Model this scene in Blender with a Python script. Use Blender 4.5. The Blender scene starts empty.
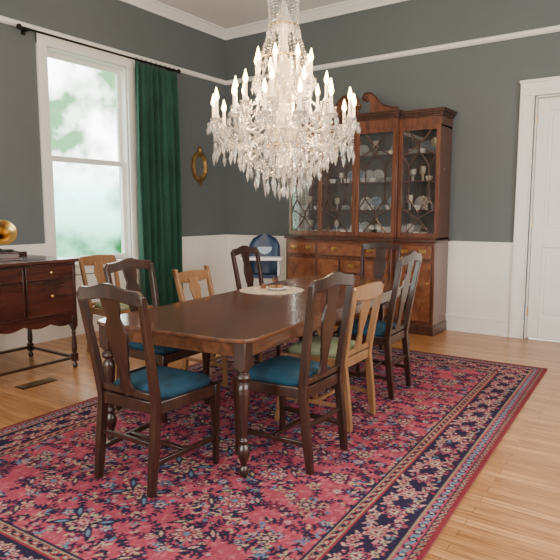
import bpy, bmesh, math, random
import numpy as np
from mathutils import Vector, Matrix
random.seed(4); rng=np.random.default_rng(5)
D=bpy.data; C=bpy.context
col=C.scene.collection
pi=math.pi
# ---------------------------------------------------------------- materials
def nmat(name):
    m=D.materials.new(name); m.use_nodes=True
    nt=m.node_tree; b=nt.nodes['Principled BSDF']; return m,nt,b
def plain(name,c,rough=.5,metal=0,trans=0,emit=None,es=0,var=0.06,scale=6,bump=0,coat=0,sheen=0):
    m,nt,b=nmat(name); N=nt.nodes;L=nt.links
    tc=N.new('ShaderNodeTexCoord'); no=N.new('ShaderNodeTexNoise'); no.inputs['Scale'].default_value=scale
    no.inputs['Detail'].default_value=4
    L.new(tc.outputs['Object'],no.inputs['Vector'])
    r=N.new('ShaderNodeValToRGB'); r.color_ramp.elements[0].position=.3; r.color_ramp.elements[1].position=.7
    r.color_ramp.elements[0].color=[x*(1-var) for x in c]+[1]; r.color_ramp.elements[1].color=[min(1,x*(1+var)) for x in c]+[1]
    L.new(no.outputs['Fac'],r.inputs['Fac']); L.new(r.outputs['Color'],b.inputs['Base Color'])
    b.inputs['Roughness'].default_value=rough; b.inputs['Metallic'].default_value=metal
    b.inputs['Transmission Weight'].default_value=trans
    b.inputs['Coat Weight'].default_value=coat
    b.inputs['Sheen Weight'].default_value=sheen
    if emit: b.inputs['Emission Color'].default_value=list(emit)+[1]; b.inputs['Emission Strength'].default_value=es
    if bump:
        bp=N.new('ShaderNodeBump'); bp.inputs['Strength'].default_value=bump; bp.inputs['Distance'].default_value=.01
        n2=N.new('ShaderNodeTexNoise'); n2.inputs['Scale'].default_value=scale*12; L.new(tc.outputs['Object'],n2.inputs['Vector'])
        L.new(n2.outputs['Fac'],bp.inputs['Height']); L.new(bp.outputs['Normal'],b.inputs['Normal'])
    return m
def wood(name,c1,c2,stretch=(14,14,1.2),rough=.35,scale=2.2,coat=.2):
    m,nt,b=nmat(name); N=nt.nodes;L=nt.links
    tc=N.new('ShaderNodeTexCoord'); mp=N.new('ShaderNodeMapping'); mp.inputs['Scale'].default_value=stretch
    no=N.new('ShaderNodeTexNoise'); no.inputs['Scale'].default_value=scale; no.inputs['Detail'].default_value=7; no.inputs['Distortion'].default_value=.6
    L.new(tc.outputs['Object'],mp.inputs['Vector']); L.new(mp.outputs['Vector'],no.inputs['Vector'])
    r=N.new('ShaderNodeValToRGB'); r.color_ramp.elements[0].position=.3; r.color_ramp.elements[1].position=.72
    r.color_ramp.elements[0].color=list(c1)+[1]; r.color_ramp.elements[1].color=list(c2)+[1]
    L.new(no.outputs['Fac'],r.inputs['Fac']); L.new(r.outputs['Color'],b.inputs['Base Color'])
    b.inputs['Roughness'].default_value=rough; b.inputs['Coat Weight'].default_value=coat; b.inputs['Coat Roughness'].default_value=.12
    return m
M={}
M['wall']=plain('wall_paint_slate_grey',(.108,.126,.132),.7,var=.03,scale=1.5)
M['white']=plain('white_trim_paint',(.84,.82,.78),.45,var=.015)
M['wains']=plain('wainscot_paint',(.82,.795,.75),.55,var=.02)
M['ceil']=plain('ceiling_paint',(.86,.85,.82),.8,var=.01)
M['dark']=wood('dark_mahogany',(.012,.005,.003),(.048,.016,.009),rough=.28,coat=.4)
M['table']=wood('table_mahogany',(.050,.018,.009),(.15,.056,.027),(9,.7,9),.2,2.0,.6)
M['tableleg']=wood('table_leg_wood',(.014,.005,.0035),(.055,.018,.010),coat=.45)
M['hutch']=wood('hutch_mahogany',(.070,.022,.011),(.165,.056,.028),(10,10,1.2),.26,2.2,.45)
M['hutchp']=wood('crotch_mahogany_panel',(.11,.034,.016),(.26,.10,.048),(3,3,3),.25,3.5,.4)
M['hutchd']=wood('hutch_dark_trim',(.03,.010,.006),(.08,.027,.015))
M['hutchb']=wood('hutch_interior',(.06,.045,.038),(.12,.095,.08),(10,10,1.2),.6)
M['sideb']=wood('sideboard_mahogany',(.022,.006,.004),(.080,.020,.012),(8,1.2,8),.26,2.2,.45)
M['oak']=wood('light_oak_chair',(.19,.09,.034),(.33,.165,.070))
M['blue']=plain('teal_velvet',(.0015,.038,.070),.85,var=.5,scale=9,bump=.2)
M['green']=plain('sage_cushion',(.22,.24,.14),.85,var=.1,bump=.2)
M['curtain']=plain('green_curtain',(.013,.072,.048),.85,var=.2,scale=4,sheen=.1)
M['iron']=plain('black_iron',(.01,.01,.01),.4,.6)
M['brass']=plain('aged_brass',(.55,.36,.12),.28,1)
M['gold']=plain('gilt_frame',(.28,.16,.055),.45,.7,var=.3,scale=30)
M['mirror']=plain('mirror_glass',(.6,.62,.62),.05,1,var=0)
M['china']=plain('patterned_china',(.55,.56,.56),.2,var=.4,scale=45)
M['chinab']=plain('blue_china',(.22,.30,.40),.25,var=.5,scale=50)
M['cup']=plain('white_china',(.8,.8,.78),.2)
M['navy']=plain('navy_plastic',(.012,.03,.075),.4)
M['pad']=plain('pale_blue_pad',(.35,.45,.55),.6)
M['wplastic']=plain('white_plastic',(.8,.8,.8),.35)
M['lace']=plain('lace',(.50,.42,.32),.9,var=.6,scale=70)
M['candle']=plain('candle_tube',(.85,.78,.62),.5,emit=(1,.66,.32),es=1.6)
M['bulb']=plain('flame_bulb',(1,.9,.7),.3,emit=(1,.60,.22),es=40)
M['crystal']=plain('cut_crystal',(1,.985,.95),.03,trans=.82,var=0)
M['cglass']=plain('glass_arms',(.95,.88,.75),.06,trans=.6,var=0)
m,nt,b=nmat('thin_glass'); N=nt.nodes;L=nt.links
tr=N.new('ShaderNodeBsdfTransparent'); gl=N.new('ShaderNodeBsdfGlossy'); gl.inputs['Roughness'].default_value=.03
mx=N.new('ShaderNodeMixShader'); mx.inputs[0].default_value=.14
L.new(tr.outputs[0],mx.inputs[1]); L.new(gl.outputs[0],mx.inputs[2]); L.new(mx.outputs[0],N['Material Output'].inputs['Surface']); M['glass']=m
m,nt,b=nmat('oak_plank_floor'); N=nt.nodes;L=nt.links
tc=N.new('ShaderNodeTexCoord')
br=N.new('ShaderNodeTexBrick'); br.inputs['Scale'].default_value=1; br.inputs['Brick Width'].default_value=1.3; br.inputs['Row Height'].default_value=.06
br.inputs['Mortar Size'].default_value=.0014; br.offset=.37
br.inputs['Color1'].default_value=(.35,.155,.052,1); br.inputs['Color2'].default_value=(.51,.255,.10,1); br.inputs['Mortar'].default_value=(.12,.05,.018,1)
L.new(tc.outputs['Object'],br.inputs['Vector'])
mp=N.new('ShaderNodeMapping'); mp.inputs['Scale'].default_value=(1.5,22,1); L.new(tc.outputs['Object'],mp.inputs['Vector'])
no=N.new('ShaderNodeTexNoise'); no.inputs['Scale'].default_value=3; no.inputs['Detail'].default_value=6; L.new(mp.outputs[0],no.inputs['Vector'])
r=N.new('ShaderNodeValToRGB'); r.color_ramp.elements[0].color=(.62,.55,.48,1); r.color_ramp.elements[1].color=(1.1,1.1,1.1,1); r.color_ramp.elements[0].position=.32;r.color_ramp.elements[1].position=.62
L.new(no.outputs['Fac'],r.inputs['Fac'])
mm=N.new('ShaderNodeMix'); mm.data_type='RGBA'; mm.blend_type='MULTIPLY'; mm.inputs[0].default_value=1
L.new(br.outputs['Color'],mm.inputs[6]); L.new(r.outputs['Color'],mm.inputs[7]); L.new(mm.outputs[2],b.inputs['Base Color'])
b.inputs['Roughness'].default_value=.3; b.inputs['Coat Weight'].default_value=.15; M['floor']=m
m,nt,b=nmat('persian_rug_wool'); N=nt.nodes;L=nt.links
at=N.new('ShaderNodeAttribute'); at.attribute_name='Col'; L.new(at.outputs['Color'],b.inputs['Base Color'])
b.inputs['Roughness'].default_value=.95; b.inputs['Specular IOR Level'].default_value=.1; M['rug']=m
M['rugback']=plain('rug_backing',(.2,.04,.05),.95)

# ---------------------------------------------------------------- builders
class Part:
    def __init__(s,mat,bevel=0): s.bm=bmesh.new(); s.mat=mat; s.bevel=bevel; s.smooth=True
    def loft(s,rings,cap=True,closed=True):
        vs=[[s.bm.verts.new(p) for p in r] for r in rings]; n=len(rings[0])
        for a,b in zip(vs[:-1],vs[1:]):
            for i in range(n if closed else n-1):
                j=(i+1)%n
                s.bm.faces.new((a[i],a[j],b[j],b[i]))
        if cap: s.bm.faces.new(vs[0]); s.bm.faces.new(vs[-1])
    def box(s,x0,x1,y0,y1,z0,z1,mat=None):
        r=[[(x0,y0,z),(x1,y0,z),(x1,y1,z),(x0,y1,z)] for z in (z0,z1)]
        if mat is not None: r=[[mat@Vector(p) for p in q] for q in r]
        s.loft(r)
    def posts(s,pts):
        s.loft([[(x-a/2,y-b/2,z),(x+a/2,y-b/2,z),(x+a/2,y+b/2,z),(x-a/2,y+b/2,z)] for x,y,z,a,b in pts])
    def bar(s,p,q,w,t,up=(0,0,1)):
        p=Vector(p);q=Vector(q);d=(q-p).normalized();up=Vector(up)
        a=d.cross(up).normalized(); b=a.cross(d).normalized()
        s.loft([[c+a*w/2+b*t/2,c-a*w/2+b*t/2,c-a*w/2-b*t/2,c+a*w/2-b*t/2] for c in (p,q)])
    def lathe(s,prof,o=(0,0,0),seg=16,mat=None,cap=True):
        rings=[]
        for r,z in prof:
            rg=[Vector((max(r,.0004)*math.cos(2*pi*i/seg),max(r,.0004)*math.sin(2*pi*i/seg),z)) for i in range(seg)]
            if mat is not None: rg=[mat@p for p in rg]
            rings.append([p+Vector(o) for p in rg])
        s.loft(rings,cap)
    def prism(s,outl,fn,t):
        t=Vector(t)
        a=[s.bm.verts.new(Vector(fn(*p))-t/2) for p in outl]; b=[s.bm.verts.new(Vector(fn(*p))+t/2) for p in outl]
        s.bm.faces.new(a); s.bm.faces.new(list(reversed(b))); n=len(a)
        for i in range(n): s.bm.faces.new((a[i],a[(i+1)%n],b[(i+1)%n],b[i]))
    def tube(s,path,r,seg=8):
        path=[Vector(p) for p in path]; rings=[]
        rr=r if isinstance(r,(list,tuple)) else [r]*len(path)
        for i,p in enumerate(path):
            d=(path[min(i+1,len(path)-1)]-path[max(i-1,0)]).normalized()
            u=Vector((0,0,1)) if abs(d.z)<.9 else Vector((1,0,0))
            a=d.cross(u).normalized(); b=a.cross(d)
            rings.append([p+(a*math.cos(2*pi*k/seg)+b*math.sin(2*pi*k/seg))*rr[i] for k in range(seg)])
        s.loft(rings)
    def bead(s,p,r,h=None):
        h=h or r; x,y,z=p; a0=random.random()*1.5
        c_,q_=r*math.cos(a0),r*math.sin(a0)
        v=[s.bm.verts.new(q) for q in ((x,y,z+h*.8),(x+c_,y+q_,z),(x-q_,y+c_,z),(x-c_,y-q_,z),(x+q_,y-c_,z),(x,y,z-h))]
        for i in range(4):
            a=v[1+i];b=v[1+(i+1)%4]; s.bm.faces.new((v[0],a,b)); s.bm.faces.new((v[5],b,a))
    def mesh(s,name):
        bmesh.ops.recalc_face_normals(s.bm,faces=s.bm.faces)
        me=D.meshes.new(name); s.bm.to_mesh(me); s.bm.free(); me.materials.append(s.mat)
        if s.smooth:
            me.polygons.foreach_set('use_smooth',[True]*len(me.polygons)); me.set_sharp_from_angle(angle=.7)
        return me
class Obj:
    def __init__(s,name,loc=(0,0,0),rz=0): s.name=name;s.loc=loc;s.rz=rz;s.p=[]
    def part(s,name,mat,bevel=0):
        p=Part(M[mat],bevel); s.p.append((name,p)); return p
    def done(s):
        e=D.objects.new(s.name,None); e.empty_display_size=.1; col.objects.link(e); e.location=s.loc; e.rotation_euler=(0,0,s.rz)
        for n,p in s.p:
            bv=p.bevel; me=p.mesh(n); o=D.objects.new(n,me); col.objects.link(o); o.parent=e
            if bv:
                md=o.modifiers.new('b','BEVEL'); md.width=bv; md.segments=2; md.limit_method='ANGLE'; md.angle_limit=.6
        return e
def single(name,mat,build,bevel=0,loc=(0,0,0),rz=0):
    p=Part(M[mat],bevel); build(p); me=p.mesh(name); o=D.objects.new(name,me); col.objects.link(o); o.location=loc;o.rotation_euler=(0,0,rz)
    if bevel:
        md=o.modifiers.new('b','BEVEL'); md.width=bevel; md.segments=2; md.limit_method='ANGLE'
    return o
# ---------------------------------------------------------------- room
XR=7.0; YF=-8.4; H=3.85
WY0,WY1,WZ0,WZ1=-2.84,-1.80,.80,3.02
single('floor','floor',lambda p:p.box(-.2,XR+.2,YF-.2,.2,-.1,0))
single('ceiling','ceil',lambda p:p.box(-.2,XR+.2,YF-.2,.2,H,H+.1))
def wl(p):
    p.box(-.16,0,YF,WY0,0,H);p.box(-.16,0,WY1,0,0,H);p.box(-.16,0,WY0,WY1,0,WZ0);p.box(-.16,0,WY0,WY1,WZ1,H)
single('wall_left','wall',wl)
DX0,DX1,DZ=4.11,5.01,2.53; DC=DX0-.13; DE=DX1+.13
def wb(p):
    p.box(-.16,DX0,0,.16,0,H);p.box(DX1,XR+.16,0,.16,0,H);p.box(DX0,DX1,0,.16,DZ,H)
single('wall_back','wall',wb)
def wr(p):
    p.box(XR,XR+.16,YF,-6,0,H);p.box(XR,XR+.16,-2,0,0,H);p.box(XR,XR+.16,-6,-2,0,.6);p.box(XR,XR+.16,-6,-2,3.1,H)
single('wall_right','wall',wr)
def wf(p):
    p.box(-.16,1.5,YF-.16,YF,0,H);p.box(5.5,XR+.16,YF-.16,YF,0,H);p.box(1.5,5.5,YF-.16,YF,0,.6);p.box(1.5,5.5,YF-.16,YF,3.1,H)
single('wall_front','wall',wf)
cp=[(0,0),(0,-.11),(.015,-.11),(.02,-.085),(.05,-.06),(.075,-.03),(.08,-.02),(.10,-.015),(.10,0)]
single('trim_1','white',lambda p:p.loft([[(a,y,H+b) for a,b in cp] for y in (YF,0)]))
single('trim_2','white',lambda p:p.loft([[(x,-a,H+b) for a,b in cp] for x in (0,XR)]))
pr=[(0,-.03),(.012,-.03),(.03,-.01),(.03,.018),(.015,.03),(0,.03)]
single('trim_3','white',lambda p:p.loft([[(a,y,3.16+b) for a,b in pr] for y in (YF,0)]))
single('trim_4','white',lambda p:p.loft([[(x,-a,3.16+b) for a,b in pr] for x in (0,XR)]))
WH=1.0
def wns(p):
    for a,b in ((YF,WY0-.11),(WY1+.11,0)): p.box(0,.014,a,b,.18,WH)
    p.box(0,.014,WY0-.11,WY1+.11,.18,.66)
single('trim_5','wains',wns)
def wns2(p):
    p.box(.014,DC,-.014,0,.18,WH); p.box(DE,XR,-.014,0,.18,WH)
    p.box(3.52,3.528,-.018,-.014,.2,WH)
single('trim_6','wains',wns2)
def cap(p):
    for a,b in ((YF,WY0-.11),(WY1+.11,0)): p.box(0,.035,a,b,WH,WH+.025); p.box(0,.022,a,b,WH-.03,WH)
single('trim_7','white',cap)
def cap2(p):
    for a,b in ((.035,DC),(DE,XR)): p.box(a,b,-.035,0,WH,WH+.025); p.box(a,b,-.022,0,WH-.03,WH)
single('trim_8','white',cap2)
single('baseboard_left','white',lambda p:(p.box(0,.02,YF,0,0,.18),p.box(0,.03,YF,0,.16,.185)))
single('baseboard_back','white',lambda p:(p.box(.03,DC,-.02,0,0,.18),p.box(.03,DC,-.03,0,.16,.185),p.box(DE,XR,-.02,0,0,.18)))
o=Obj('window_1'); f=o.part('casing','white',.004)
f.box(0,.03,WY0-.11,WY0,WZ0,WZ1+.12); f.box(0,.03,WY1,WY1+.11,WZ0,WZ1+.12); f.box(0,.035,WY0-.11,WY1+.11,WZ1,WZ1+.12)
f.box(-.02,.06,WY0-.14,WY1+.14,WZ0-.035,WZ0); f.box(0,.025,WY0-.11,WY1+.11,WZ0-.13,WZ0-.035)
f.box(-.16,0,WY0,WY0+.02,WZ0,WZ1);f.box(-.16,0,WY1-.02,WY1,WZ0,WZ1);f.box(-.16,0,WY0,WY1,WZ1-.02,WZ1)
s_=o.part('sash','white',.003); zm=(WZ0+WZ1)/2
for (z0,z1,x) in ((WZ0,zm+.025,-.05),(zm-.025,WZ1-.02,-.09)):
    s_.box(x-.035,x,WY0+.02,WY0+.06,z0,z1);s_.box(x-.035,x,WY1-.06,WY1-.02,z0,z1)
    s_.box(x-.035,x,WY0+.06,WY1-.06,z0,z0+.06);s_.box(x-.035,x,WY0+.06,WY1-.06,z1-.05,z1)
g=o.part('pane','glass')
g.box(-.07,-.068,WY0+.05,WY1-.05,WZ0+.05,zm); g.box(-.11,-.108,WY0+.05,WY1-.05,zm,WZ1-.06)
o.done()
o=Obj('curtain_rod'); p=o.part('rod','iron'); p.tube([(.12,-3.17,3.1),(.12,-1.08,3.1)],.011,10)
for y in (-3.19,-1.06): p.lathe([(0,-.03),(.02,-.02),(.028,0),(.02,.02),(0,.03)],(.12,y,3.1),12)
for y in (-3.08,-1.13): p.bar((0,y,3.1),(.12,y,3.1),.015,.015); p.box(0,.01,y-.02,y+.02,3.07,3.15)
for i in range(9):
    y=-1.75+.075*i; p.tube([(.12+.024*math.cos(a),y,3.098+.024*math.sin(a)) for a in [k*pi/6 for k in range(13)]],.003,5)
o.done()
def cur(p):
    nz,ny=26,120; rings=[]
    for i in range(nz+1):
        t=i/nz; z=3.066-(3.046)*t; row=[]
        for j in range(ny+1):
            s=j/ny
            y=-1.78+.67*s+ (.03*math.sin(t*3)*(s-.5))
            ph=s*2*pi*6.5+.5*math.sin(t*2.5+s*3)
            x=.125+(.024+.042*t**.5)*math.sin(ph)+.012*math.sin(ph*2.3+t*3)
            row.append((x,y+.014*math.cos(ph*1.0),z))
        rings.append(row)
    p.loft(rings,cap=False,closed=False)
c=single('curtain','curtain',cur); md=c.modifiers.new('s','SOLIDIFY'); md.thickness=.004
o=Obj('door_1'); f=o.part('casing','white',.006)
f.box(DC,DX0,-.035,0,0,DZ+.14);f.box(DX1,DE,-.035,0,0,DZ+.14);f.box(DC,DE,-.04,0,DZ,DZ+.14)
f.box(DC-.01,DC+.02,-.05,0,0,DZ+.14); f.box(DX0-.02,DX0,-.045,0,0,DZ)
f.box(DC-.02,DE+.02,-.06,0,DZ+.13,DZ+.16)
f.box(DX0,DX0+.02,0,.16,0,DZ);f.box(DX1-.02,DX1,0,.16,0,DZ);f.box(DX0,DX1,0,.16,DZ-.02,DZ)
d=o.part('slab','white',.007); a,b=DX0+.024,DX1-.024
d.box(a,b,.045,.07,.01,DZ-.026)
st=.11
for x0,x1 in ((a,a+st),(b-st,b),((a+b)/2-.05,(a+b)/2+.05)): d.box(x0,x1,.022,.05,.01,DZ-.026)
for z0,z1 in ((.01,.24),(.98,1.15),(DZ-.15,DZ-.026)):
    d.box(a+st,(a+b)/2-.05,.022,.05,z0,z1); d.box((a+b)/2+.05,b-st,.022,.05,z0,z1)
for x0,x1 in ((a+st,(a+b)/2-.05),((a+b)/2+.05,b-st)):
    for z0,z1 in ((.24,.98),(1.15,DZ-.15)): d.box(x0+.035,x1-.035,.035,.05,z0+.035,z1-.035)
h=o.part('hinge','brass')
for z in (.3,1.25,2.3): h.lathe([(.008,-.05),(.008,.05)],(DX0+.02,.012,z),8)
k=o.part('knob','brass'); k.lathe([(.012,0),(.012,.03),(.028,.045),(.026,.065),(0,.07)],(b-.06,.02,1.02),14,Matrix.Rotation(pi/2,3,'X'))
o.done()
# ---------------------------------------------------------------- rug
def make_rug():
    w,l=2.66,4.36; q=.0058
    nx=int(w/2/q); ny=int(l/2/q); hx,hy=w/2,l/2
    xs=np.linspace(0,hx,nx); ys=np.linspace(0,hy,ny); X,Y=np.meshgrid(xs,ys)
    A=lambda *c:np.array(c)
    rose=A(.30,.044,.072);rose2=A(.36,.075,.10);navy=A(.020,.014,.038);pink=A(.44,.22,.20);tan=A(.36,.25,.16);blue=A(.10,.155,.23);red=A(.21,.024,.035);plum=A(.09,.015,.042);cream=A(.48,.37,.27)
    img=np.zeros((ny,nx,3))+rose
    e=np.minimum(hx-X,hy-Y)
    FB=.40
    def win(cx,cy,r):
        return max(0,int((cx-r)/q)-2),min(nx,int((cx+r)/q)+3),max(0,int((cy-r)/q)-2),min(ny,int((cy+r)/q)+3)
    def flower(im,cx,cy,r,n,cs,ph=0,ks=(1,.8,.55,.28)):
        i0,i1,j0,j1=win(cx,cy,r)
        if i0>=i1 or j0>=j1: return
        x=X[j0:j1,i0:i1]-cx;y=Y[j0:j1,i0:i1]-cy; R=np.hypot(x,y);T=np.arctan2(y,x)
        lb=r*(.78+.22*np.cos(n*T+ph)); v=im[j0:j1,i0:i1]
        for k,c in zip(ks,cs): v[R<lb*k]=c
    def leaf(im,cx,cy,a,b,an,c,c2=None):
        i0,i1,j0,j1=win(cx,cy,a)
        if i0>=i1 or j0>=j1: return
        x=X[j0:j1,i0:i1]-cx;y=Y[j0:j1,i0:i1]-cy; u=x*math.cos(an)+y*math.sin(an); v_=-x*math.sin(an)+y*math.cos(an)
        R=np.abs(u/a)**1.3+np.abs(v_/b)**1.5; v=im[j0:j1,i0:i1]; v[R<1]=c
        if c2 is not None: v[R<.35]=c2
    pts=[]
    for _ in range(9000):
        x=random.uniform(0,hx-FB+.05);y=random.uniform(0,hy-FB+.05)
        if all((x-a)**2+(y-b)**2>.105**2 for a,b in pts): pts.append((x,y))
    for _ in range(900): leaf(img,random.uniform(0,hx-FB),random.uniform(0,hy-FB),.02,.01,random.uniform(0,3),rose2)
    for (x,y) in pts:
        for s in range(3):
            a0=random.uniform(0,2*pi); cx,cy=x,y; cur_=random.choice((-1,1))*random.uniform(8,18)
            n=random.randint(6,12)
            for k in range(n):
                cx+=.014*math.cos(a0);cy+=.014*math.sin(a0);a0+=cur_*.014
                leaf(img,cx,cy,.010,.0046,a0,navy)
                f_=1-.5*k/n; lc=random.choice((navy,navy,navy,plum,navy,navy,navy,blue,tan))
                if k%2:
                    for sd in (-1,1): leaf(img,cx+.015*math.cos(a0+sd*1.2)*f_,cy+.015*math.sin(a0+sd*1.2)*f_,.019*f_,.0088*f_,a0+sd*.9,lc)
            leaf(img,cx,cy,.014,.010,a0,random.choice((pink,tan,blue,navy,navy)),navy)
    pal=[(navy,pink,red,tan),(navy,blue,pink,navy),(plum,tan,rose,navy),(navy,rose2,navy,pink),(navy,rose2,pink,blue),(plum,blue,navy,tan),(navy,red,navy,rose2)]
    for (x,y) in pts: flower(img,x,y,random.uniform(.022,.044),random.choice((5,6,8)),random.choice(pal),random.uniform(0,6))
    for i,y in enumerate((0,.30,.62,.95,1.28,1.6)):
        flower(img,0,y,.095,8,(navy,tan,navy,pink)) ; flower(img,0,y,.05,6,(rose2,navy,pink,red))
        for sd in (-1,1): leaf(img,.085,y+sd*.05,.07,.018,sd*.8,navy,blue)
        flower(img,.44,y+.15,.08,10,(navy,pink,red,blue)); flower(img,.74,y,.06,7,(plum,tan,navy,pink))
        for sd in (-1,1):
            leaf(img,.44+.09,y+.15+sd*.06,.06,.016,-sd*.8,navy,pink); leaf(img,.44-.09,y+.15+sd*.06,.06,.016,sd*.8,navy,tan)
    bd=np.zeros_like(img)+navy
    for (L_,vert) in ((hy,True),(hx,False)):
        n=int(round(L_/.20)); P_=L_/n
        def P(t,off): return (hx-off,t) if vert else (t,hy-off)
        for i in range(n+1):
            t=i*P_
            for k in range(26):
                tt=t+k*P_/26
                for sg,cc in ((1,tan),(-1,rose2)):
                    off=.225+sg*.075*math.sin(pi*tt/P_); x,y=P(tt,off); leaf(bd,x,y,.008,.005,0,cc)
                if k%3==0:
                    for sd in (-1,1):
                        x,y=P(tt+random.uniform(-.01,.01),.225+sd*random.uniform(.02,.095)); leaf(bd,x,y,.017,.008,random.uniform(0,pi),random.choice((rose,pink,blue,tan,rose2,red)),random.choice((None,navy,cream)))
        for i in range(n+1):
            t=i*P_
            x,y=P(t,.225); flower(bd,x,y,.062,8,((rose2,navy,pink,red),(pink,red,tan,navy))[i%2]); flower(bd,x,y,.03,5,(navy,cream,red,navy))
            x,y=P(t+P_/2,.225+.062); flower(bd,x,y,.030,6,(tan,rose,navy,pink))
            x,y=P(t+P_/2,.225-.062); flower(bd,x,y,.030,6,(rose2,navy,pink,blue))
            for sd in (-1,1):
                x,y=P(t+sd*.05,.225+.06); leaf(bd,x,y,.026,.009,.7*sd,pink,navy); x,y=P(t+sd*.05,.225-.06); leaf(bd,x,y,.026,.009,-.7*sd,tan,navy)
    mk=e<FB; img[mk]=bd[mk]
    al=np.where((hx-X)<(hy-Y),Y,X)
    def guard(e0,e1,base,a,b2,per):
        m_=(e>=e0)&(e<e1); img[m_]=base; wd=(e1-e0)
        u=(al/per)%1-.5; v=(e-(e0+e1)/2)/wd
        r=np.hypot(u*per/wd,v); img[m_&(r<.42)]=a; img[m_&(r<.2)]=cream*.8
        u2=((al/per)+.5)%1-.5; r=np.abs(u2*per/wd)*1.2+np.abs(v); img[m_&(r<.36)]=b2
        wv=np.abs(v-.3*np.sin(2*pi*al/per)); img[m_&(wv<.07)]=b2
    guard(.342,.388,tan*.75,red,navy,.06); guard(.052,.10,rose,navy,blue,.062); guard(.018,.045,tan*.6,navy,red,.04)
    for a,b_,c_ in ((.332,.342,red),(.388,.40,navy),(.10,.112,tan*.6),(.045,.052,navy),(0,.018,red*.8)):
        img[(e>=a)&(e<b_)]=c_
    full=np.concatenate([img[:,::-1],img],1); full=np.concatenate([full[::-1],full],0)
    g_=full.mean(2,keepdims=True); full=full*.95+g_*.05
    full=full*rng.uniform(.75,1.25,full.shape[:2])[...,None]
    yy=np.linspace(0,1,full.shape[0]); full=full*(1+.07*np.sin(yy*23)+.05*np.sin(yy*61))[:,None,None]
    NY,NX=full.shape[:2]
    gx=np.linspace(-hx,hx,NX);gy=np.linspace(-hy,hy,NY); GX,GY=np.meshgrid(gx,gy)
    co=np.stack([GX,GY,np.full_like(GX,.012)],-1).reshape(-1,3)
    idx=np.arange(NX*NY).reshape(NY,NX)
    f=np.stack([idx[:-1,:-1],idx[:-1,1:],idx[1:,1:],idx[1:,:-1]],-1).reshape(-1,4)
    me=D.meshes.new('pile'); me.vertices.add(len(co)); me.vertices.foreach_set('co',co.ravel())
    me.loops.add(f.size); me.loops.foreach_set('vertex_index',f.ravel().astype(np.int32))
    me.polygons.add(len(f)); me.polygons.foreach_set('loop_start',np.arange(0,f.size,4,dtype=np.int32))
    me.update(calc_edges=True)
    ca=me.color_attributes.new('Col','FLOAT_COLOR','POINT')
    rgba=np.concatenate([full.reshape(-1,3),np.ones((NX*NY,1))],1).astype(np.float32); ca.data.foreach_set('color',rgba.ravel())
    me.materials.append(M['rug'])
    R=Obj('persian_rug',(3.30,-3.42,0),math.radians(2)); bk=R.part('backing','rugback'); bk.box(-hx,hx,-hy,hy,0.0005,.0115); em=R.done()
    ob=D.objects.new('pile',me); col.objects.link(ob); ob.parent=em
make_rug()
RZ=.0125
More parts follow.
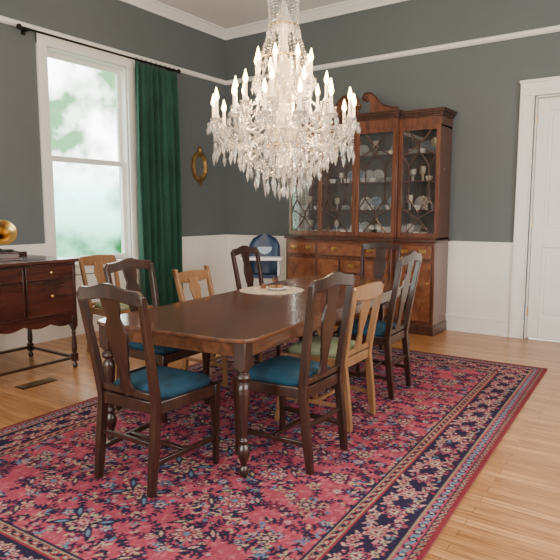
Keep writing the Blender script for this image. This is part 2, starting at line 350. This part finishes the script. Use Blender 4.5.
# ---------------------------------------------------------------- chairs
def chair(name,loc,rz,wd='dark',seat='blue',Ht=1.0,style=0,rake=.105):
    o=Obj(name,loc,rz); HT=Ht
    def by(z):
        if z<.42: return -.235+.045*(z/.42)
        t=(z-.42)/(HT-.42); return -.19-rake*t**1.15
    bw=.185 if style==0 else .18
    p=o.part('back_posts',wd,.004)
    for s in (-1,1):
        p.posts([(s*(bw+.022*max(0,(z-.42)/.58)),by(z),z,.034 if z<.05 else .038-.008*(z/HT),.034 if z<.05 else .044-.016*max(0,z-.42)) for z in (0,.15,.3,.42,.5,.62,.75,.88,HT-.04)])
    c=o.part('crest_rail',wd,.005); rings=[]
    n=20
    for i in range(n+1):
        u=-1+2*i/n; x=u*(bw+.03)
        if style==0:
            zt=HT-.018+.03*math.exp(-(u/.42)**2)+ .004*u*u; zb=HT-.072+.012*math.cos(u*pi)
            if abs(u)>.88: zt-= .02*((abs(u)-.88)/.12)**2
        else:
            zt=HT-.01+.012*math.cos(u*pi/2); zb=HT-.10+.02*u*u
            if abs(u)>.9: zt-=.015
        y=by(HT-.04)-.014*(1-u*u); th=.024
        rings.append([(x,y-th/2,zb),(x,y+th/2,zb),(x,y+th/2-.002,zt),(x,y-th/2,zt)])
    c.loft(rings)
    s_=o.part('splat',wd,.002)
    if style==0: hw=[(.045,0),(.052,.04),(.036,.10),(.034,.2),(.045,.33),(.062,.50),(.070,.62),(.060,.72),(.045,.80),(.058,.90),(.062,1)]
    else: hw=[(.05,0),(.045,.1),(.03,.3),(.05,.55),(.065,.75),(.05,.9),(.06,1)]
    z0,z1=.47,HT-.06
    L_=[]
    for k in range(len(hw)-1):
        for j in range(4):
            t=j/4; tt=t*t*(3-2*t); L_.append((hw[k][0]*(1-tt)+hw[k+1][0]*tt,hw[k][1]*(1-t)+hw[k+1][1]*t))
    L_.append(hw[-1])
    s_.loft([[(-w_,by(z0+(z1-z0)*t)-.006-.006*t,z0+(z1-z0)*t),(w_,by(z0+(z1-z0)*t)-.006-.006*t,z0+(z1-z0)*t),(w_,by(z0+(z1-z0)*t)+.006-.006*t,z0+(z1-z0)*t),(-w_,by(z0+(z1-z0)*t)+.006-.006*t,z0+(z1-z0)*t)] for w_,t in L_])
    a=o.part('seat_frame',wd,.004)
    fw=.225;fy=.22
    a.bar((-fw,fy,.415),(fw,fy,.415),.022,.06); a.bar((-bw,-.19,.415),(bw,-.19,.415),.022,.06); a.bar((-bw,-.19,.47),(bw,-.19,.47),.022,.03)
    for s in (-1,1): a.bar((s*bw,-.19,.415),(s*fw,fy,.415),.022,.06)
    l=o.part('front_legs',wd,.004); spl=.0 if style==0 else .035
    for s in (-1,1):
        l.posts([(s*(fw-.01+spl*(1-z/.445)),fy-.01+spl*(1-z/.445),z,a_,a_) for z,a_ in ((0,.026),(.03,.03),(.1,.027),(.3,.036),(.34,.044),(.445,.044))])
    st=o.part('stretchers',wd,.003)
    for s in (-1,1): st.bar((s*(bw+.0),by(.16),.15),(s*(fw-.01),fy-.01,.15),.018,.026)
    st.bar((-(bw+fw)/2,.0,.15),((bw+fw)/2,.0,.15),.026,.018)
    if style==0: st.bar((-bw,by(.24),.24),(bw,by(.24),.24),.016,.024)
    cu=o.part('seat_cushion',seat); rings=[]
    def rr(t,ins):
        pts=[];bx,fx=bw-.005-ins,fw-.008-ins;y0,y1=-.165+ins,fy-.004-ins
        for i in range(40):
            a_=2*pi*i/40; cx=math.copysign(abs(math.cos(a_))**.28,math.cos(a_)); cy=math.copysign(abs(math.sin(a_))**.28,math.sin(a_))
            v=(cy+1)/2; pts.append(((bx+(fx-bx)*v)*cx,y0+(y1-y0)*v,t))
        return pts
    for t,i in ((.44,.008),(.455,0),(.472,.002),(.486,.014),(.496,.045),(.503,.09),(.506,.15)): rings.append(rr(t,i))
    cu.loft(rings)
    return o.done()
d2=math.radians
chair('dining_chair',(3.24,-4.47,RZ),d2(2))
chair('dining_chair',(3.69,-3.885,RZ),d2(90),Ht=1.02,rake=.07)
chair('dining_chair',(3.54,-2.55,RZ),d2(93),Ht=1.05)
chair('dining_chair',(2.56,-3.78,RZ),d2(-87),Ht=1.01)
chair('dining_chair',(2.30,-2.14,RZ),d2(-86),Ht=1.01)
chair('dining_chair',(2.85,-1.17,RZ),d2(183),Ht=1.02)
chair('oak_dining_chair',(3.58,-3.27,RZ),d2(92),'oak','green',.90,1,.08)
chair('oak_dining_chair',(2.36,-2.94,RZ),d2(-88),'oak','green',.85,1)
chair('oak_dining_chair',(1.0,-2.85,0),d2(-90),'oak','green',.93,1)
# ---------------------------------------------------------------- table
TW,TL,TZ=1.07,2.85,.735
o=Obj('dining_table',(3.085,-2.98,RZ),d2(5))
t=o.part('top','table',.006); cx=.10
def topout(i=0):
    w,l=TW/2-i,TL/2-i; q=[]
    for sx,sy in ((1,1),(-1,1),(-1,-1),(1,-1)):
        c=[(sx*w,sy*(l-cx)),(sx*(w-.012),sy*(l-cx+.03)),(sx*(w-.03),sy*(l-.03)),(sx*(w-cx+.03),sy*(l-.012)),(sx*(w-cx),sy*l)]
        q+= c if sx*sy>0 else c[::-1]
    return q
t.prism(topout(),lambda a,b:(a,b,TZ-.011-RZ),(0,0,.022))
sm=o.part('leaf_seams','dark')
for y in (-.55,0.0,.55): sm.box(-TW/2+.004,TW/2-.004,y-.0014,y+.0014,TZ-RZ-.002,TZ-RZ+.0006)
a=o.part('apron','table',.004)
w,l=TW/2-.06,TL/2-.06
for s in (-1,1): a.box(s*w-.011,s*w+.011,-l,l,.622,.712-.004); a.box(-w,w,s*l-.011,s*l+.011,.622,.708)
for s in (-1,1): a.box(s*w-.015,s*w+.015,-l,l,.62,.632)
lg=o.part('legs','tableleg',.003)
prof=[(.016,0),(.022,.012),(.026,.03),(.020,.05),(.014,.06),(.018,.075),(.028,.10),(.034,.13),(.028,.16),(.018,.175),(.026,.185),(.026,.195),(.018,.205),(.020,.24),(.026,.32),(.033,.42),(.036,.46),(.030,.485),(.020,.495),(.034,.505),(.040,.52),(.034,.535),(.022,.545),(.036,.555),(.036,.57)]
for x,y in ((-1,-1),(1,-1),(-1,1),(1,1)):
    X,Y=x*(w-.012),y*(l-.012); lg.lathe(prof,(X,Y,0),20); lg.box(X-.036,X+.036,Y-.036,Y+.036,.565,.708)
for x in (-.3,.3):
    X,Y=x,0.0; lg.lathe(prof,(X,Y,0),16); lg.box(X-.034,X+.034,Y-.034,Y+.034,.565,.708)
o.done()
def do(p):
    n=96; r=[.245+.012*abs(math.sin(i*pi/6)) for i in range(n)]
    def rg(k,z): return [(r[i]*k*math.cos(2*pi*i/n),r[i]*k*math.sin(2*pi*i/n),z) for i in range(n)]
    for a,b in ((1,.90),(.86,.70),(.66,.45),(.41,0.02)):
        p.loft([rg(a,0),rg(a,.002),rg(b,.002),rg(b,0)],cap=False)
    for i in range(36):
        t_=2*pi*i/36
        for a,b in ((.91,.85),(.71,.65),(.46,.40)): p.bar((.25*a*math.cos(t_),.25*a*math.sin(t_),.001),(.25*b*math.cos(t_),.25*b*math.sin(t_),.001),.008,.002)
single('lace_doily','lace',do,loc=(2.78,-2.80,TZ+.001))
o=Obj('trinket_dish',(2.80,-2.78,TZ+.0035)); p=o.part('dish','cup'); p.lathe([(.04,0),(.045,.004),(.085,.018),(.085,.022),(.04,.008),(0,.008)],(0.02,0,0),24)
p=o.part('coaster_box','oak',.003); p.box(-.05,.01,-.03,.04,.012,.035); p.box(.03,.06,-.02,.03,.012,.04)
p=o.part('pillar','hutchp',.003); p.lathe([(.022,0),(.022,.035),(0,.036)],(-.13,.02,0),14)
o.done()
# ---------------------------------------------------------------- china cabinet
o=Obj('china_cabinet',(2.30,-.012,0))
hx=.965; cxh=.49; ds,dc=.44,.50
b=o.part('base','hutch',.004)
b.box(-hx,-cxh,-ds,0,.11,1.02);b.box(cxh,hx,-ds,0,.11,1.02);b.box(-cxh,cxh,-dc,0,.11,1.02)
pl=o.part('plinth','hutchd',.006)
pl.box(-hx-.012,hx+.012,-ds-.012,0,0,.11);pl.box(-cxh-.012,cxh+.012,-dc-.012,-.1,0,.11)
pl.box(-hx-.02,hx+.02,-ds-.02,0,1.02,1.05);pl.box(-cxh-.02,cxh+.02,-dc-.02,-.1,1.02,1.05)
dr=o.part('drawers_and_doors','hutchp',.004); tr_=o.part('mouldings','hutchd',.002); pu=o.part('pulls','brass')
def front(x0,x1,z0,z1,y,pull):
    dr.box(x0,x1,y-.012,y,z0,z1)
    for q0,q1,r0,r1 in ((x0-.004,x0+.004,z0,z1),(x1-.004,x1+.004,z0,z1),(x0,x1,z0-.004,z0+.004),(x0,x1,z1-.004,z1+.004)): tr_.box(q0,q1,y-.017,y,r0,r1)
    zc=(z0+z1)/2; xm=(x0+x1)/2
    if pull=='d':
        for xx in ((x0+(x1-x0)*.25,x0+(x1-x0)*.75) if x1-x0>.3 else (xm,)):
            pu.tube([(xx+.03*math.cos(a_),y-.03,zc+.01-.024*math.sin(a_)) for a_ in [i*pi/8 for i in range(9)]],.004,6)
            pu.box(xx-.038,xx+.038,y-.016,y-.012,zc-.008,zc+.024)
    elif pull=='k': pu.lathe([(.006,0),(.006,.02),(.012,.028),(0,.034)],(x1-.03,y-.012,zc+.1),10,Matrix.Rotation(pi/2,3,'X'))
for s in (-1,1):
    x0,x1=sorted((s*(cxh+.03),s*(hx-.03)))
    front(x0,x1,.84,.99,-ds,'d'); front(x0,x1,.15,.80,-ds,'k')
    tr_.tube([((x0+x1)/2+.13*math.cos(a_),-ds-.014,.475+.24*math.sin(a_)) for a_ in [i*2*pi/32 for i in range(33)]],.003,5)
front(-.46,.46,.84,.99,-dc,'d')
front(-.46,-.17,.15,.80,-dc,'k'); front(.17,.46,.15,.80,-dc,'k')
for i in range(4): front(-.15,.15,.15+i*.165,.15+i*.165+.15,-dc,'d')
u=o.part('upper_case','hutch',.003); us,uc=.36,.42; Z0,Z1=1.05,2.28
for x in (-hx,hx-.02): u.box(x,x+.02,-us,0,Z0,Z1)
for x in (-cxh-.01,cxh-.01): u.box(x,x+.02,-uc,0,Z0,Z1)
u.box(-hx,hx,-us,0,Z1-.02,Z1);u.box(-cxh,cxh,-uc,-.1,Z1-.02,Z1)
u.box(-hx,hx,-us,0,Z0,Z0+.02); u.box(-cxh,cxh,-uc,-.1,Z0,Z0+.02)
u.box(-hx,-cxh,-us,0,Z1,2.37);u.box(cxh,hx,-us,0,Z1,2.37);u.box(-cxh,cxh,-uc,0,Z1,2.38)
bk=o.part('back_panel','hutchb'); bk.box(-hx+.02,hx-.02,-.015,-.002,Z0+.02,Z1-.02)
sh=o.part('shelves','hutch')
for z in (1.36,1.68,1.98):
    for x0,x1,d_ in ((-hx+.02,-cxh-.01,us),(-cxh+.01,cxh-.01,uc),(cxh+.01,hx-.02,us)): sh.box(x0,x1,-d_+.04,-.015,z,z+.012)
co=o.part('cornice','hutchd',.003)
def corn(x0,x1,d_,z):
    for k,(e_,h0,h1) in enumerate(((.012,0,.02),(.022,.02,.045),(.04,.045,.065),(.05,.065,.08))): co.box(x0-e_,x1+e_,-d_-e_,0,z+h0,z+h1)
    x=x0
    while x<x1: co.box(x,x+.012,-d_-.034,-d_-.015,z+.022,z+.042); x+=.024
corn(-hx,hx,us,2.365); corn(-cxh,cxh,uc,2.375)
pd=o.part('pediment','hutch',.003)
ol=[(.50,2.455),(.50,2.485),(.44,2.49),(.38,2.505),(.32,2.535),(.27,2.58),(.23,2.63),(.18,2.67),(.13,2.68),(.085,2.665),(.065,2.63),(.08,2.595),(.115,2.585),(.14,2.60),(.155,2.58),(.165,2.54),(.17,2.50),(.16,2.455)]
for s in (1,-1):
    pd.prism([(s*a_,c_) for a_,c_ in ol],lambda a_,c_:(a_,-uc+.005,c_),(0,.035,0))
    tr_.tube([(s*a_,-uc-.018,c_) for a_,c_ in ol[1:14]],.010,6)
    tr_.lathe([(.024,-.01),(.024,.02),(.012,.03),(0,.03)],(s*.105,-uc-.01,2.628),14,Matrix.Rotation(pi/2,3,'X'))
pd.lathe([(.035,0),(.035,.015),(.015,.03),(.015,.05),(.04,.075),(.045,.10),(.02,.13),(.012,.15),(.018,.165),(0,.20)],(0,-uc+.01,2.455),16)
dd=o.part('glazed_doors','hutch',.002); mu=o.part('muntins','hutchd'); gp=o.part('door_glass','glass')
def gdoor(x0,x1,y):
    z0,z1=Z0+.02,Z1-.0; f_=.042
    dd.box(x0,x0+f_,y-.02,y,z0,z1);dd.box(x1-f_,x1,y-.02,y,z0,z1);dd.box(x0+f_,x1-f_,y-.02,y,z0,z0+.05);dd.box(x0+f_,x1-f_,y-.02,y,z1-.05,z1)
    a0,a1,b0,b1=x0+f_,x1-f_,z0+.05,z1-.05
    gp.box(a0,a1,y-.008,y-.006,b0,b1)
    q=lambda p:(a0+(a1-a0)*p[0],y-.013,b0+(b1-b0)*p[1])
    S=[((.5,.80),(.80,.66)),((.80,.66),(.80,.34)),((.80,.34),(.5,.20)),((.5,.2),(.2,.34)),((.2,.34),(.2,.66)),((.2,.66),(.5,.8)),
       ((.8,.66),(1,.76)),((.8,.34),(1,.24)),((.2,.66),(0,.76)),((.2,.34),(0,.24)),((.5,.8),(.5,.86)),((.5,.86),(.15,1)),((.5,.86),(.85,1)),((.5,.2),(.5,.14)),((.5,.14),(.15,0)),((.5,.14),(.85,0)),
       ((.8,.5),(1,.5)),((0,.5),(.2,.5)),((.5,.86),(0,.76)),((.5,.86),(1,.76)),((.5,.14),(0,.24)),((.5,.14),(1,.24))]
    for a_,c_ in S: mu.bar(q(a_),q(c_),.010,.013,(0,1,0))
gdoor(-hx+.0,-cxh-.012,-us);gdoor(cxh+.012,hx,-us);gdoor(-cxh+.0,-.002,-uc);gdoor(.002,cxh,-uc)
ch=o.part('dishes','china'); cb=o.part('blue_dishes','chinab'); wc=o.part('cups','cup'); gw=o.part('glassware','cglass')
R90=Matrix.Rotation(pi/2-.15,3,'X')
for z in (1.07,1.372,1.692,1.992):
    x=-hx+.09
    while x<hx-.06:
        if abs(abs(x)-cxh)<.06: x+=.05; continue
        k=random.random(); y=-.17
        if k<.30: random.choice((ch,cb)).lathe([(.05,0),(.08,.006),(.082,.012),(.05,.008),(0,.008)],(x,-.07,z+.08),18,R90)
        if k<.4: wc.lathe([(.02,0),(.03,.01),(.040,.04),(.042,.055),(.036,.055),(.02,.02),(0,.02)],(x,y-.04,z),14)
        elif k<.85:
            hh=random.uniform(.12,.19)
            for yy,dx in ((-.12,-.025),(-.22,.03)): gw.lathe([(.028,0),(.006,.008),(.005,hh*.45),(.03,hh*.6),(.034,hh),(.030,hh),(.0,hh*.6)],(x+dx,yy,z),12)
        else:
            for i in range(5): ch.lathe([(.03,0),(.065,.010),(.067,.014),(0,.006)],(x,y,z+i*.011),18)
        x+=random.uniform(.09,.13)
o.done()
# ---------------------------------------------------------------- sideboard
o=Obj('sideboard',(.80,-4.17,0)); sx,sy=.38,.76
b=o.part('case','sideb',.004); b.box(-sx+.02,sx-.02,-sy+.02,sy-.02,.46,.93)
tp=o.part('top','sideb',.006); tp.box(-sx,sx+.01,-sy,sy,.93,.958)
gl_=o.part('back_gallery','sideb',.003); gl_.prism([(-sy+.02,0),(-sy+.02,.03),(-.3,.045),(-.1,.09),(.1,.09),(.3,.045),(sy-.02,.03),(sy-.02,0)],lambda a_,c_:(-sx+.02,a_,.958+c_),(.018,0,0))
fr=o.part('doors_and_drawers','sideb',.004); tm=o.part('mouldings','dark',.002); pb=o.part('pulls','brass')
for y0,y1 in ((-sy+.05,-.27),(-.25,.25),(.27,sy-.05)):
    fr.box(sx-.02,sx-.008,y0,y1,.80,.91); fr.box(sx-.02,sx-.008,y0,y1,.50,.78)
    for q0,q1,r0,r1 in ((y0,y0+.008,.5,.91),(y1-.008,y1,.5,.91),(y0,y1,.5,.508),(y0,y1,.774,.782),(y0,y1,.80,.806),(y0,y1,.904,.91)): tm.box(sx-.012,sx-.002,q0,q1,r0,r1)
    for z in (.855,.66): pb.lathe([(.006,0),(.006,.012),(.014,.02),(0,.026)],(sx-.008,(y0+y1)/2,z),10,Matrix.Rotation(pi/2,3,'Y'))
def scal(n,w_):
    q=[(-w_,.47)]; N_=n*14
    for i in range(N_+1):
        t_=i/N_; q.append((-w_+2*w_*t_,.435-.028*abs(math.sin(t_*pi*n))-.02*abs(math.cos(t_*pi))**3))
    return q+[(w_,.47)]
sk=o.part('scalloped_skirt','sideb'); sk.prism(scal(6,sy-.04),lambda a_,c_:(sx-.03,a_,c_),(.018,0,0))
for s in (-1,1): sk.prism(scal(3,sx-.04),lambda a_,c_:(a_,s*(sy-.03),c_),(0,.018,0))
lg=o.part('legs','dark',.002)
pf=[(.014,0),(.022,.015),(.022,.03),(.012,.045),(.012,.055)]; pf2=[(.012,.125),(.018,.135),(.024,.17),(.020,.24),(.015,.30),(.022,.315),(.015,.33),(.026,.35),(.026,.37)]
for a_ in (-1,1):
    for c_ in (-1,1):
        X,Y=a_*(sx-.045),c_*(sy-.045); lg.lathe(pf+[(.012,.06)],(X,Y,0),14); lg.box(X-.022,X+.022,Y-.022,Y+.022,.058,.128); lg.lathe(pf2,(X,Y,0),14); lg.box(X-.026,X+.026,Y-.026,Y+.026,.365,.47)
for a_ in (-1,1): lg.bar((a_*(sx-.045),-sy+.045,.093),(a_*(sx-.045),sy-.045,.093),.03,.022)
for c_ in (-1,1): lg.bar((-sx+.045,c_*(sy-.045),.093),(sx-.045,c_*(sy-.045),.093),.03,.022)
o.done()
o=Obj('gramophone',(.84,-3.90,.959),d2(-20)); p=o.part('box','sideb',.004); p.box(-.13,.13,-.13,.13,0,.015);p.box(-.115,.115,-.115,.115,.015,.06);p.box(-.125,.125,-.125,.125,.06,.07)
p=o.part('turntable','iron'); p.lathe([(.10,.07),(.10,.082),(.01,.082),(.006,.095),(0,.095)],(0,0,0),24)
p=o.part('horn','brass'); ax=Matrix.Rotation(d2(68),3,'Y')
p.lathe([(.008,-.06),(.012,0),(.02,.06),(.038,.11),(.07,.145),(.105,.165),(.107,.163),(.07,.14),(.034,.105),(.016,.06),(.006,0)],(-.03,.0,.17),24,ax,cap=False)
p.tube([(-.10,0,.145),(-.13,0,.13),(-.13,0,.10),(-.10,0,.088),(-.02,0,.09)],.008,8); p.tube([(-.12,0,.06),(-.13,0,.10)],.010,8)
o.done()
o=Obj('floor_vent',(1.30,-3.93,0)); p=o.part('plate','iron'); p.box(-.06,.06,-.15,.15,.001,.004); q=o.part('slats','brass')
for i in range(12): q.box(-.045,.045,-.13+i*.022,-.122+i*.022,.004,.006)
o.done()
o=Obj('oval_mirror',(.0,-.59,1.96)); p=o.part('frame','gold')
n=48; rings=[]
for i in range(n):
    a_=2*pi*i/n; c_,s2=math.cos(a_),math.sin(a_); r1=1+.04*math.cos(a_*12)
    rings.append([(x,(.095+r_)*c_*r1,(.145+r_)*s2*r1) for x,r_ in ((.004,-.01),(.03,0),(.042,.02),(.03,.052),(.004,.06))])
rings.append(rings[0]); p.loft(rings,cap=False)
p.lathe([(0,-.02),(.03,-.01),(.035,.02),(.02,.05),(0,.07)],(.025,0,.205),10); p.lathe([(0,-.05),(.02,-.03),(.03,0),(0,.02)],(.025,0,-.205),10)
p=o.part('glass','mirror'); p.loft([[(x,.092*math.cos(2*pi*i/40),.142*math.sin(2*pi*i/40)) for i in range(40)] for x in (.003,.012)])
o.done()
o=Obj('high_chair',(1.37,-.99,0),d2(-150)); p=o.part('legs','oak',.004)
for a_ in (-1,1):
    for c_ in (-1,1): p.bar((a_*.25,c_*.25,0.004),(a_*.13,c_*.12,.62),.028,.028)
p.bar((-.20,.19,.26),(.20,.19,.26),.08,.02)
p=o.part('seat_shell','navy')
rings=[]
for i in range(13):
    t_=i/12; z=.60+.48*t_; w_=.17+.03*math.sin(t_*pi) if t_<.8 else .17*math.sqrt(max(.02,1-((t_-.8)/.21)**2)); y=-.14-.09*t_
    rings.append([(w_*math.sin(u_),y+.11*(1-math.cos(u_))*(1-t_*.4),z) for u_ in [(-1.3+2.6*k/12) for k in range(13)]]+[(w_*.9*math.sin(u_),y+.02+.11*(1-math.cos(u_))*(1-t_*.4),z) for u_ in [(1.3-2.6*k/12) for k in range(13)]])
p.loft(rings); p.box(-.17,.17,-.15,.14,.58,.62)
p=o.part('pad','pad',.01); p.box(-.09,.09,-.185,-.165,.70,.93)
p=o.part('tray','wplastic',.012); p.box(-.24,.24,.02,.30,.80,.83)
for a_ in (-1,1): p.box(a_*.19-.015,a_*.19+.015,-.12,.12,.76,.80)
p.box(-.205,-.175,-.10,.10,.60,.79);p.box(.175,.205,-.10,.10,.60,.79)
o.done()
# ---------------------------------------------------------------- chandelier
CX,CY=3.03,-3.0
o=Obj('crystal_chandelier',(CX,CY,0))
st=o.part('stem','cglass'); st.lathe([(.012,H-.05),(.012,3.1),(.04,3.08),(.06,3.02),(.03,2.95),(.015,2.8),(.05,2.7),(.075,2.64),(.03,2.58),(.02,2.45),(.06,2.36),(.085,2.28),(.05,2.2),(.022,2.12),(.05,2.05),(.11,1.98),(.13,1.93),(.08,1.88),(.03,1.82),(.05,1.74),(.06,1.68),(.02,1.62),(0,1.58)],(0,0,0),20)
cn=o.part('canopy','brass'); cn.lathe([(.09,H),(.09,H-.02),(.05,H-.05),(.012,H-.07)],(0,0,0),20)
arm=o.part('arms','cglass'); cup=o.part('bobeches','crystal'); can=o.part('candles','candle'); bl=o.part('flame_bulbs','bulb'); cr=o.part('crystal_drops','crystal'); cr.smooth=False
gf=o.part('gilt_rings','brass')
def chain(p,q,sag,r=.0075,sp=.022,end=False):
    p=Vector(p);q=Vector(q); n=max(3,int(((q-p).length+sag*.8)/sp))
    for i in range(n+1):
        t_=i/n; v=p.lerp(q,t_); v.z-=sag*4*t_*(1-t_); cr.bead(v,r*(1 if i%3 else 1.25),r*1.1)
def drop(x,y,z,l=.05,r=.011):
    cr.bead((x,y,z),.006); cr.bead((x,y,z-.012-l*.4),r,l*.62)
def tier(n,R,zc,z0,ch_,ph,rb):
    out=[]
    for i in range(n):
        a_=2*pi*(i+ph)/n; c_,s2=math.cos(a_),math.sin(a_)
        pts=[]
        for t_,rr_,zz in ((0,.05,z0),(0,.12,z0+.05),(0,.3,z0+.01),(0,.6,z0-.05),(0,.85,z0-.02),(0,.97,zc-.05),(0,1,zc)):
            rad=.05+(R-.05)*rr_ if rr_>.05 else .05
            pts.append(Vector((rad*c_,rad*s2,zz)))
        sm_=[]
        for k in range(len(pts)-1):
            p0=pts[max(k-1,0)];p1=pts[k];p2=pts[k+1];p3=pts[min(k+2,len(pts)-1)]
            for j in range(4):
                t_=j/4; sm_.append(.5*((2*p1)+(p2-p0)*t_+(2*p0-5*p1+4*p2-p3)*t_*t_+(3*p1-p0-3*p2+p3)*t_**3))
        sm_.append(pts[-1]); arm.tube(sm_,.0075,6)
        x,y=R*c_,R*s2
        cup.lathe([(.01,zc-.012),(rb*.6,zc-.004),(rb,zc+.012),(rb,zc+.016),(rb*.5,zc+.004),(.018,zc+.006),(.02,zc+.035),(.012,zc+.035)],(x,y,0),12)
        can.lathe([(.0105,zc+.02),(.0105,zc+ch_),(0,zc+ch_)],(x,y,0),8)
        zb=zc+ch_
        bl.lathe([(.005,zb),(.015,zb+.018),(.0175,zb+.032),(.010,zb+.060),(.002,zb+.09)],(x,y,0),8)
        for k in range(8):
            b_=2*pi*k/8+a_; drop(x+rb*.95*math.cos(b_),y+rb*.95*math.sin(b_),zc+.004,.05 if k%2 else .065)
        out.append((x,y,zc,a_))
    return out
lo=tier(14,.50,1.965,1.86,.13,.3,.045)
mi=tier(10,.34,2.08,1.98,.13,.1,.04)
up=tier(8,.20,2.26,2.16,.13,.4,.036)
def strings(ti,ztop,rtop,sag):
    for (x,y,z,a_) in ti: chain((rtop*math.cos(a_),rtop*math.sin(a_),ztop),(x,y,z+.01),sag)
strings(lo,2.24,.10,.16); strings(mi,2.40,.08,.12); strings(up,2.66,.075,.10)
for ti,sg in ((lo,.10),(mi,.08),(up,.05)):
    for i in range(len(ti)):
        p0,p1=ti[i],ti[(i+1)%len(ti)]
        chain((p0[0],p0[1],p0[2]-.01),(p1[0],p1[1],p1[2]-.01),sg)
        mx_,my_=(p0[0]+p1[0])/2,(p0[1]+p1[1])/2; drop(mx_,my_,p0[2]-.02-sg,.075,.014)
    for (x,y,z,a_) in ti:
        for k in range(7): cr.bead((x,y,z-.03-.02*k),.0075)
        drop(x,y,z-.17,.10,.016)
for R_,zt,zb,rb_,n in ((.05,3.75,3.02,.12,12),(.12,3.02,2.66,.10,18),(.10,2.66,2.42,.17,16)):
    for i in range(n):
        a_=2*pi*i/n; chain((R_*math.cos(a_),R_*math.sin(a_),zt),(rb_*math.cos(a_),rb_*math.sin(a_),zb),.02)
for R_,z in ((.125,3.02),(.11,2.64),(.175,2.42),(.08,1.99),(.13,1.82)):
    gf.tube([(R_*.95*math.cos(k*pi/12),R_*.95*math.sin(k*pi/12),z) for k in range(25)],.005,6)
    for i in range(18):
        a_=2*pi*i/18; drop(R_*math.cos(a_),R_*math.sin(a_),z,.07,.013)
for R_,z,n,l in ((.44,1.86,34,.07),(.38,1.80,30,.08),(.32,1.75,26,.08),(.26,1.69,20,.085),(.20,1.63,16,.09),(.13,1.58,12,.09),(.06,1.55,6,.08)):
    for i in range(n):
        a_=2*pi*i/n+R_*9; dz=.02*math.sin(i*2.1)
        x,y=R_*math.cos(a_),R_*math.sin(a_)
        for k in range(4): cr.bead((x,y,z+.06-.017*k+dz),.0065)
        drop(x,y,z-.01+dz,l,.013)
    n2=int(n/4)+3
    for i in range(n2):
        a_=2*pi*i/n2; b_=2*pi*(i+1)/n2
        chain((R_*math.cos(a_),R_*math.sin(a_),z+.07),(R_*math.cos(b_),R_*math.sin(b_),z+.07),.025)
for i in range(14):
    a_=2*pi*i/14; chain((.44*math.cos(a_),.44*math.sin(a_),1.90),(.05*math.cos(a_),.05*math.sin(a_),1.60),.06)
cr.bead((0,0,1.50),.028,.04)
em=o.done()
for k,(z,pw) in enumerate(((2.12,56),(2.42,34),(1.80,16))):
    for a_ in (0,2.1,4.2):
        ld=D.lights.new('candle_glow','POINT'); ld.energy=pw/3; ld.color=(1,.66,.36); ld.shadow_soft_size=.05
        lo_=D.objects.new('candle_glow',ld); col.objects.link(lo_); lo_.parent=em; lo_.location=(.24*math.cos(a_+k),.24*math.sin(a_+k),z)
# ---------------------------------------------------------------- light
def area(name,loc,rot,sx,sy,e,c=(1,1,1)):
    ld=D.lights.new(name,'AREA'); ld.shape='RECTANGLE'; ld.size=sx; ld.size_y=sy; ld.energy=e; ld.color=c
    o=D.objects.new(name,ld); col.objects.link(o); o.location=loc; o.rotation_euler=rot
area('fill_light_right',(XR+.1,-4,1.9),(0,d2(90),0),2.4,3.9,220,(1,.96,.92))  # added area lamp in the unseen right-wall opening, brightens the room
area('fill_light_front',(3.5,YF-.1,1.9),(d2(90),0,0),3.9,2.4,195,(1,.96,.92))  # added fill lamp at the unseen opening behind the camera
w=D.worlds.new('World'); C.scene.world=w; w.use_nodes=True; nt=w.node_tree; N=nt.nodes;L=nt.links; bg=N['Background']
tc=N.new('ShaderNodeTexCoord'); sp=N.new('ShaderNodeSeparateXYZ'); L.new(tc.outputs['Generated'],sp.inputs[0])
no=N.new('ShaderNodeTexNoise'); no.inputs['Scale'].default_value=11; no.inputs['Detail'].default_value=4; no.inputs['Roughness'].default_value=.55; L.new(tc.outputs['Generated'],no.inputs['Vector'])
r=N.new('ShaderNodeValToRGB'); r.color_ramp.elements[0].position=.40; r.color_ramp.elements[1].position=.60
r.color_ramp.elements[0].color=(.055,.135,.06,1); r.color_ramp.elements[1].color=(1,1,1,1); L.new(no.outputs['Fac'],r.inputs['Fac'])
r2=N.new('ShaderNodeValToRGB'); r2.color_ramp.elements[0].position=.0; r2.color_ramp.elements[1].position=.14
r2.color_ramp.elements[0].color=(.10,.30,.19,1); r2.color_ramp.elements[1].color=(1,1,1,1)
e_=r2.color_ramp.elements.new(.08); e_.color=(.30,.60,.52,1)
ad=N.new('ShaderNodeMath'); ad.operation='ADD'; ad.inputs[1].default_value=.05; L.new(sp.outputs['Z'],ad.inputs[0]); L.new(ad.outputs[0],r2.inputs['Fac'])
mm=N.new('ShaderNodeMix'); mm.data_type='RGBA'; mm.blend_type='MULTIPLY'; mm.inputs[0].default_value=1; L.new(r.outputs[0],mm.inputs[6]); L.new(r2.outputs[0],mm.inputs[7]); L.new(mm.outputs[2],bg.inputs['Color'])
mr=N.new('ShaderNodeMapRange'); mr.inputs['From Min'].default_value=.2; mr.inputs['From Max'].default_value=-.5; mr.inputs['To Min'].default_value=.8; mr.inputs['To Max'].default_value=15
L.new(sp.outputs['X'],mr.inputs['Value']); L.new(mr.outputs[0],bg.inputs['Strength'])
cd=D.cameras.new('Camera'); cd.lens=575/560*36; cd.sensor_width=36; cam=D.objects.new('Camera',cd); col.objects.link(cam)
cam.location=(5.40,-6.48,1.35); cam.rotation_euler=(d2(90-6.74),0,d2(34.6)); C.scene.camera=cam
